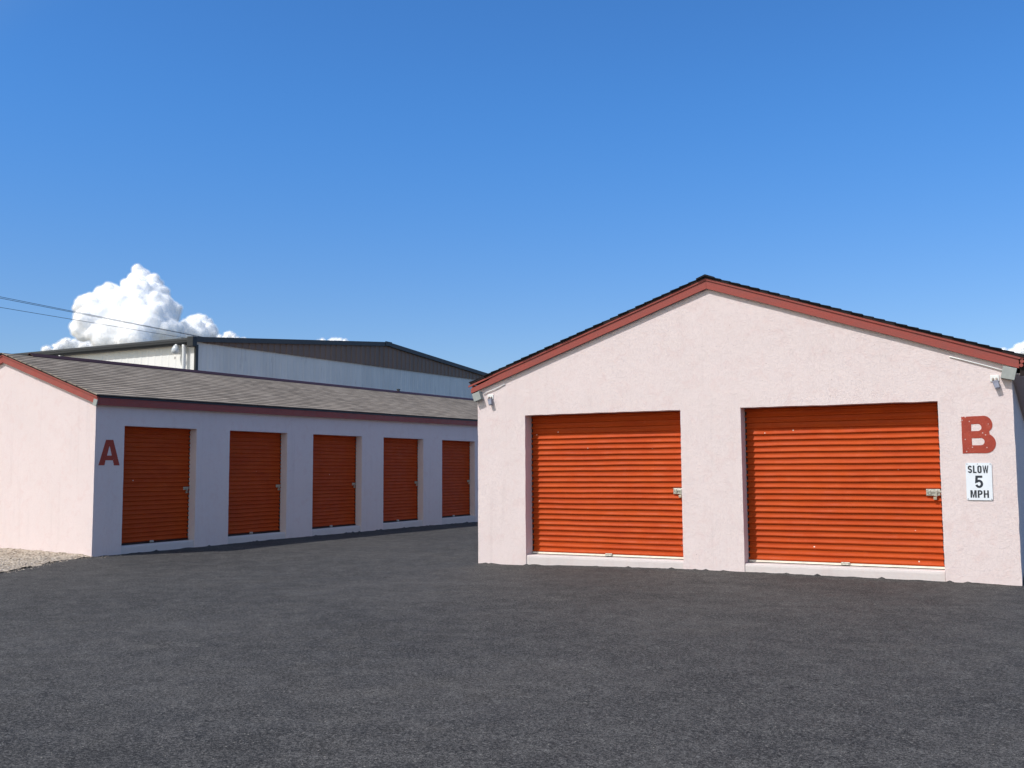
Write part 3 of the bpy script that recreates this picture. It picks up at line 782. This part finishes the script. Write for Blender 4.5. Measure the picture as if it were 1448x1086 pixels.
def cloud(balls, D, label, vox=3.2, kids=9):
    px = D / f_px; m = MB(); rng = random.Random(len(balls) * 13 + int(D))
    c0 = Vector((0, 0, 0))
    seeds = []
    for (u, v, r) in balls:
        d = cloud_dir(u, v); P = CAM + d * (D + (rng.uniform(-.6, .6) * r + (440 - v) * 1.5) * px)
        seeds.append((P, r * px * .86))
        for k in range(kids):
            q = Vector((rng.gauss(0, 1), rng.gauss(0, 1), rng.gauss(.25, 1))).normalized(); rr_ = r * px * rng.uniform(.22, .48)
            seeds.append((P + q * (r * px * .86 - rr_ * .25), rr_))
    c0 = sum((s[0] for s in seeds), Vector()) / len(seeds)
    bm = bmesh.new()
    for P, r in seeds: bmesh.ops.create_icosphere(bm, subdivisions=2, radius=r, matrix=Matrix.Translation(P - c0))
    me = bpy.data.meshes.new('cloud'); bm.to_mesh(me); bm.free(); me.materials.append(M['cloud'])
    o = bpy.data.objects.new('cloud', me); col.objects.link(o); o.location = c0
    rm = o.modifiers.new('Remesh', 'REMESH'); rm.mode = 'VOXEL'; rm.voxel_size = vox; rm.use_smooth_shade = True
    for sz, st in ((34, 12), (14, 7), (6.5, 4.5)):
        tx = bpy.data.textures.new('puffs', 'CLOUDS'); tx.noise_scale = sz; tx.noise_depth = 3
        dm = o.modifiers.new('Displace', 'DISPLACE'); dm.texture = tx; dm.strength = st * px / 2.15; dm.mid_level = .5; dm.texture_coords = 'LOCAL'
    fr = o.copy(); fr.data = o.data.copy(); fr.data.materials.clear(); fr.data.materials.append(M['vapour']); fr.name = 'vapour_fringe'; fr.modifiers.remove(fr.modifiers[-1])
    dm = fr.modifiers.new('Swell', 'DISPLACE'); dm.strength = 2.2 * px; dm.mid_level = 0; col.objects.link(fr); fr.parent = o; fr.location = (0, 0, 0)
    tag(o, label, 'cloud', 'cumulus clouds', kind='structure')
    return o
cloud([(199, 393, 16), (191, 402, 14), (208, 402, 14), (217, 408, 12), (184, 412, 12), (228, 420, 14), (244, 440, 13), (206, 408, 19), (188, 410, 16), (214, 418, 20), (224, 436, 24), (236, 452, 16), (170, 424, 20), (152, 424, 19), (160, 440, 26), (131, 432, 20), (117, 431, 11), (140, 452, 26),
       (122, 462, 19), (110, 466, 10), (190, 450, 32), (165, 468, 26), (210, 465, 28), (238, 468, 18), (195, 425, 24), (184, 436, 22), (150, 478, 22), (190, 482, 26)], 3000,
      'tall white cumulus cloud towering over the metal warehouse')
cloud([(275, 460, 15), (286, 462, 14), (262, 470, 14), (297, 470, 11), (250, 474, 14), (280, 476, 18)], 3300, 'smaller white cloud just right of the tall cumulus', 3.0)
cloud([(322, 476, 7), (332, 479, 6), (344, 481, 4), (310, 480, 6)], 3600, 'low white cloud scrap at the warehouse roof corner', 2.4, 7)
cloud([(93, 486, 8), (106, 489, 8), (120, 490, 9), (82, 491, 6), (66, 496, 6), (136, 490, 8)], 3500, 'low white cloud scrap left under the tall cumulus', 2.4, 7)
cloud([(472, 487, 10), (488, 488, 8), (455, 490, 9), (502, 490, 5)], 3700, 'flat white cloud top showing over the warehouse ridge', 2.4, 7)
cloud([(1446, 496, 10), (1432, 501, 8), (1418, 500, 6), (1462, 494, 14), (1480, 496, 12), (1404, 502, 5)], 3400, 'white cloud edge behind the right end of the black roof', 2.6, 7)

# ------------------------------------------------------------------ light
L = Vector((.122, .236, -.32)).normalized()
el = math.asin(-L.z)
sd = bpy.data.lights.new('sun', 'SUN'); so = bpy.data.objects.new('sun', sd); col.objects.link(so)
sd.energy = 3.15; sd.angle = R(.53); sd.color = (1., .975, .93)
so.rotation_euler = L.to_track_quat('-Z', 'Y').to_euler(); so.location = (-20, -30, 40)
w = bpy.data.worlds.new('World'); sc.world = w; w.use_nodes = True
nt = w.node_tree; bg = nt.nodes['Background']
sky = nt.nodes.new('ShaderNodeTexSky'); sky.sky_type = 'NISHITA'; sky.sun_disc = False
sky.sun_elevation = el; sky.sun_rotation = math.atan2(-L.x, -L.y)
sky.air_density = 1.0; sky.dust_density = .35; sky.ozone_density = 2.2; sky.altitude = 0
hs = nt.nodes.new('ShaderNodeHueSaturation'); hs.inputs['Saturation'].default_value = 1.12
def wn(t, **k):
    nd = nt.nodes.new(t)
    for a, v in k.items(): setattr(nd, a, v)
    return nd
def wrange(sock, a, b, c=0., d=1.):
    nd = wn('ShaderNodeMapRange', interpolation_type='SMOOTHSTEP'); nt.links.new(sock, nd.inputs[0])
    for k, x in enumerate((a, b, c, d)): nd.inputs[k + 1].default_value = x
    return nd.outputs[0]
def wmix(f, a, b, mode='MIX'):
    nd = wn('ShaderNodeMix', data_type='RGBA', blend_type=mode)
    for sk, v in ((nd.inputs[0], f), (nd.inputs[6], a), (nd.inputs[7], b)):
        if isinstance(v, bpy.types.NodeSocket): nt.links.new(v, sk)
        else: sk.default_value = v if sk == nd.inputs[0] else (*v, 1)
    return nd.outputs[2]
tc = wn('ShaderNodeTexCoord'); sx = wn('ShaderNodeSeparateXYZ'); nt.links.new(tc.outputs['Generated'], sx.inputs[0])
dt = wn('ShaderNodeVectorMath', operation='DOT_PRODUCT'); nt.links.new(tc.outputs['Generated'], dt.inputs[0]); dt.inputs[1].default_value = tuple(-L)
blue = wmix(wrange(sx.outputs[2], .04, .38), (.72, .82, 1.05), (.575, 1.04, 1.47))
grade = wmix(wrange(dt.outputs['Value'], .20, .46), blue, (2.55, 1.88, 1.34))  # unseen sky toward the sun warmed and brightened as added fill for shaded walls
nt.links.new(sky.outputs[0], hs.inputs['Color'])
nt.links.new(wmix(1., hs.outputs[0], grade, 'MULTIPLY'), bg.inputs[0]); bg.inputs[1].default_value = .10
sc.view_settings.view_transform = 'Standard'; sc.view_settings.look = 'None'; sc.view_settings.exposure = .25; sc.view_settings.gamma = 1
sc.cycles.max_bounces = 8; sc.cycles.volume_bounces = 3; sc.cycles.use_denoising = True
